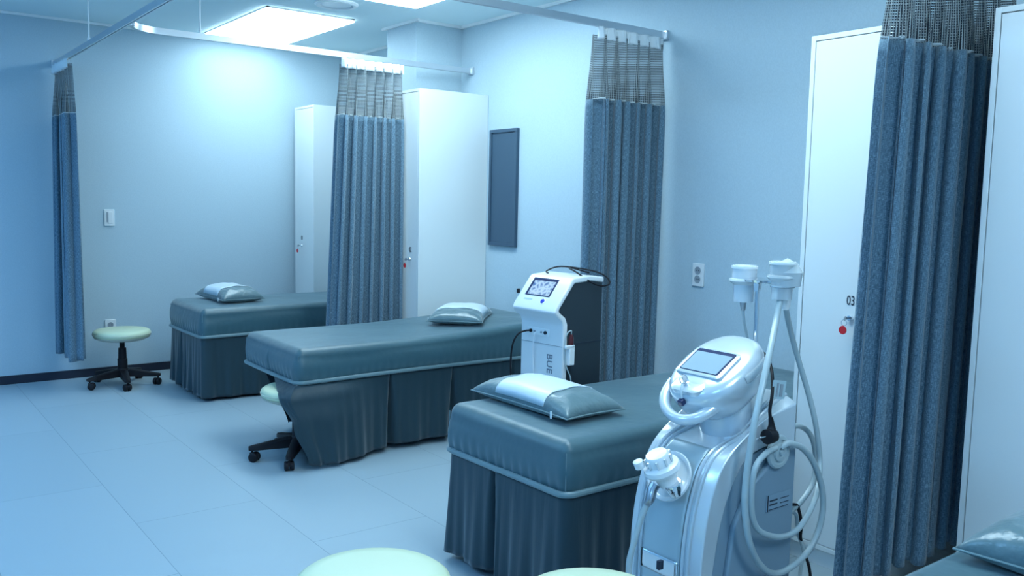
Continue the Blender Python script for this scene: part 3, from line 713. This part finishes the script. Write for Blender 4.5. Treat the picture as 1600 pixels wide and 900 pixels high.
MB().grid(lambda a, b: H(-.01+.10*a, -.118-.006*math.sin(a*PI)-.004*math.sin(b*PI), .030-.030*b), 12, 4).build('clear_sticker', M_CLEAR, head, sharp=80, solid=.0015)
hp = [(-.035, -.062, -.022), (-.082, -.064, -.020), (-.130, -.060, -.018), (-.168, -.040, -.016), (-.184, -.002, -.014), (-.176, .040, -.012), (-.152, .078, -.010), (-.110, .108, -.008), (-.060, .118, -.004)]
MB().tube([H(*p) for p in hp], [.022, .021, .0175, .016, .0155, .0155, .0165, .019, .020], 18, sub=5).build('handle', M_SILVER, t, sharp=80)
# mast with plate and arms
ma = MB().tube([(.190, .015, .78), (.186, .015, .95), (.181, .015, 1.125)], .0065, 14).build('mast', M_CHROME, t)
MB().lathe([(.010, 1.095), (.014, 1.118), (.040, 1.124), (.042, 1.130), (.020, 1.136), (.001, 1.138)], (.181, .015, 0), 32).build('mast_plate', M_CHROME, ma, sharp=40)
MB().tube([(.181, .015, 1.127), (.183, .066, 1.126)], .005, 8, smooth=False).tube([(.181, .015, 1.127), (.178, -.062, 1.124)], .005, 8, smooth=False).build('holder_arm', M_CHROME, ma)
for (yy, zz) in ((.066, 1.122), (-.075, 1.118)):
    MB().tube([(.181+.033*math.cos(a), yy+.033*math.sin(a), zz) for a in [2*PI*k/24 for k in range(25)]], .004, 8, smooth=False).build('holder_ring', M_CLEAR, ma)
# hoses (true positions, metres)
def rel(L_): return [(x-OX, y-OY, z) for x, y, z in L_]
HOSE_OUT = [(2.179, 1.56, 1.109), (2.131, 1.54, 1.024), (2.058, 1.5, 0.96), (1.982, 1.465, 0.865), (1.934, 1.45, 0.768), (1.911, 1.45, 0.63), (1.91, 1.45, 0.535), (1.937, 1.45, 0.432), (2.008, 1.46, 0.344), (2.095, 1.47, 0.296), (2.187, 1.47, 0.303), (2.266, 1.47, 0.342), (2.308, 1.47, 0.418), (2.303, 1.47, 0.503), (2.252, 1.47, 0.596), (2.187, 1.47, 0.653), (2.121, 1.47, 0.676), (2.1, 1.48, 0.664)]
HOSE_IN = [(2.213, 1.57, 1.057), (2.291, 1.6, 0.966), (2.334, 1.6, 0.883), (2.364, 1.58, 0.782), (2.376, 1.56, 0.703), (2.388, 1.55, 0.628), (2.391, 1.54, 0.549), (2.323, 1.5, 0.49), (2.24, 1.47, 0.448), (2.169, 1.46, 0.413), (2.09, 1.46, 0.41), (2.0, 1.46, 0.444), (1.966, 1.465, 0.491), (1.955, 1.465, 0.569), (1.969, 1.465, 0.636), (2.019, 1.47, 0.664), (2.076, 1.48, 0.668)]
HOSE_BACK = [(2.19, 1.58, 0.677), (2.301, 1.58, 0.677), (2.371, 1.6, 0.661), (2.414, 1.6, 0.636), (2.446, 1.6, 0.591), (2.462, 1.6, 0.525), (2.451, 1.6, 0.464), (2.406, 1.6, 0.423), (2.354, 1.6, 0.398), (2.19, 1.6, .36)]
MB().tube(rel(HOSE_BACK), .0085, 12).build('back_hose', M_HOSE, t)
MB().tube(rel([(2.19, 1.6, .42), (2.352, 1.6, 0.413), (2.369, 1.59, 0.39), (2.37, 1.58, 0.348), (2.37, 1.58, 0.304), (2.399, 1.58, 0.247), (2.434, 1.58, 0.17), (2.461, 1.58, 0.027), (2.60, 1.56, .008)]), .005, 8).build('mains_cable', M_BLACK, t)
MB().tube(rel([(2.19, 1.59, .40), (2.34, 1.59, 0.393), (2.366, 1.59, 0.325), (2.377, 1.57, 0.262), (2.367, 1.57, 0.216), (2.355, 1.57, 0.124), (2.34, 1.57, .01)]), .006, 8).build('pale_cable', M_HOSE, t)
pc = MB().tube(rel([(2.10, 1.63, .90), (2.156, 1.62, 0.919), (2.133, 1.58, 0.92), (2.105, 1.54, 0.908), (2.081, 1.51, 0.883), (2.06, 1.49, 0.852), (2.039, 1.475, 0.821), (2.026, 1.47, 0.787), (2.031, 1.47, 0.759), (2.036, 1.47, 0.738)]), .0048, 8).build('power_cord', M_BLACK, t)
MB().tube(rel([(2.031, 1.47, .765), (2.036, 1.469, .742), (2.035, 1.468, .722)]), [.006, .009, .016], 12).lathe([(.001, -.020), (.019, -.020), (.021, -.004), (.021, .012), (.001, .014)], (.025, -.168, .712), 20, Matrix.Rotation(-PI/2, 3, 'Y')).build('plug', M_BLACK, pc, sharp=40)
MB().tube(rel([(2.005, 1.461, .716), (1.978, 1.461, .717)]), .0024, 8, smooth=False).tube(rel([(2.005, 1.475, .708), (1.980, 1.475, .708)]), .0024, 8, smooth=False).build('plug_pin', M_CHROME, pc)
tg = MB().box((.080, -.152, .835), (.060, .0015, .052), Matrix.Rotation(.15, 3, 'Y')).build('cord_tag', M_TAGW, pc)
MB().box((.072, -.1535, .836), (.008, .001, .040), Matrix.Rotation(.15, 3, 'Y')).box((.090, -.1535, .832), (.014, .001, .036), Matrix.Rotation(.15, 3, 'Y')).build('tag_print', M_SOCK, pc)

# ------------------------------------------------------------------ handpieces
def cup(par, c, m1=M_CUP, rot=None, s=1.0):
    MB().lathe([(.030*s, -.062*s), (.031*s, -.010*s), (.040*s, -.004*s), (.046*s, .002*s), (.044*s, .008*s), (.037*s, .010*s), (.038*s, .044*s), (.036*s, .050*s), (.030*s, .050*s), (.030*s, .006*s), (.001, .004*s)], c, 36, rot).build('treatment_head', m1, par, sharp=35)
    MB().lathe([(.034*s, .040*s), (.0395*s, .040*s), (.0395*s, .047*s), (.034*s, .047*s)], c, 36, rot).build('rim', M_TRIM, par, sharp=35)
g = 'handpieces of the silver machine'
h = thing('handpiece', 'translucent cup handpiece standing left of the chrome mast', 'handpiece', (2.183, 1.701, 1.12))
cup(h, (0, 0, .0))
MB().tube([(0, 0, -.055), (.001, 0, -.075), (.002, 0, -.090)], [.012, .009, .006], 14).build('strain_relief', M_STEEL, h)
MB().tube([(.002, 0, -.085), (.008, .0, -.12), (.022, 0, -.16), (.030, -.01, -.21), (.034, -.012, -.30), (.034, -.014, -.345)], .0042, 8).build('hose', M_HOSE, h)
h = thing('handpiece', 'translucent cup handpiece right of the mast, on the longest looping hose', 'handpiece', (2.178, 1.560, 1.13))
cup(h, (0, 0, .012), M_CLEAR)
MB().lathe([(.001, .10), (.03, .085), (.045, .06), (.040, .02)], (.012, -.006, -.03), 24).build('plastic_wrap', M_CLEAR, h, solid=.001)
MB().tube([(x-2.178, y-1.56, z-1.13) for x, y, z in HOSE_OUT], [.0092]*len(HOSE_OUT), 14, sub=6).build('hose', M_HOSE, h)
h = thing('handpiece', 'slim grey handpiece behind the right cup, on the inner looping hose', 'handpiece', (2.215, 1.572, 1.10))
MB().lathe([(.010, -.055), (.014, -.045), (.016, -.01), (.021, .0), (.022, .022), (.018, .03), (.001, .03)], (0, 0, .0), 24).build('treatment_head', M_WHITE, h, sharp=40)
MB().tube([(x-2.215, y-1.572, z-1.10) for x, y, z in HOSE_IN], 0.0085, 14, sub=6).build('hose', M_HOSE, h)
# front handpiece lies in the dish
h = thing('handpiece', 'white finned handpiece resting in the round holder on the machine front', 'handpiece', (1.752, 1.610, .630))
ax = Vector((-.42, .10, .88)).normalized(); RA = ax.to_track_quat('Z', 'Y').to_matrix()
hb = MB().lathe([(.001, -.052), (.026, -.050), (.030, -.030), (.034, -.012), (.048, -.008), (.052, 0), (.050, .012), (.040, .016), (.034, .018), (.034, .042), (.030, .048), (.001, .050)], (0, 0, .0), 36, RA).build('body', M_WHITE, h, sharp=35)
for k in range(9):
    a = k*2*PI/9; v = RA @ Vector((.036*math.cos(a), .036*math.sin(a), .030)); MB().box(v, (.006, .006, .022), RA).build('fin', M_CUP, hb)
MB().lathe([(.010, -.012), (.014, -.01), (.014, .01), (.010, .012)], (-.052, .038, .010), 18, RA).build('button', M_WHITE, h)
MB().lathe([(.022, -.03), (.026, 0), (.024, .004), (.001, .004)], (.020, -.022, -.042), 24, RA).build('lens_ring', M_CHROME, h)
MB().tube([(-.012, .012, -.045), (-.022, .014, -.062), (-.033, .010, -.085), (-.038, .018, -.098)], [.015, .0145, .013, .0095], 16, sub=3).build('strain_relief', M_STEEL, h, sharp=60)
MB().tube([(-.034, .014, -.088), (-.046, .024, -.130), (-.060, .030, -.180), (-.075, .030, -.225), (-.085, .030, -.265), (-.10, .010, -.34), (-.12, -.02, -.44), (-.08, -.06, -.60), (.0, -.05, -.62)], .0085, 12).build('hose', M_HOSE, h)
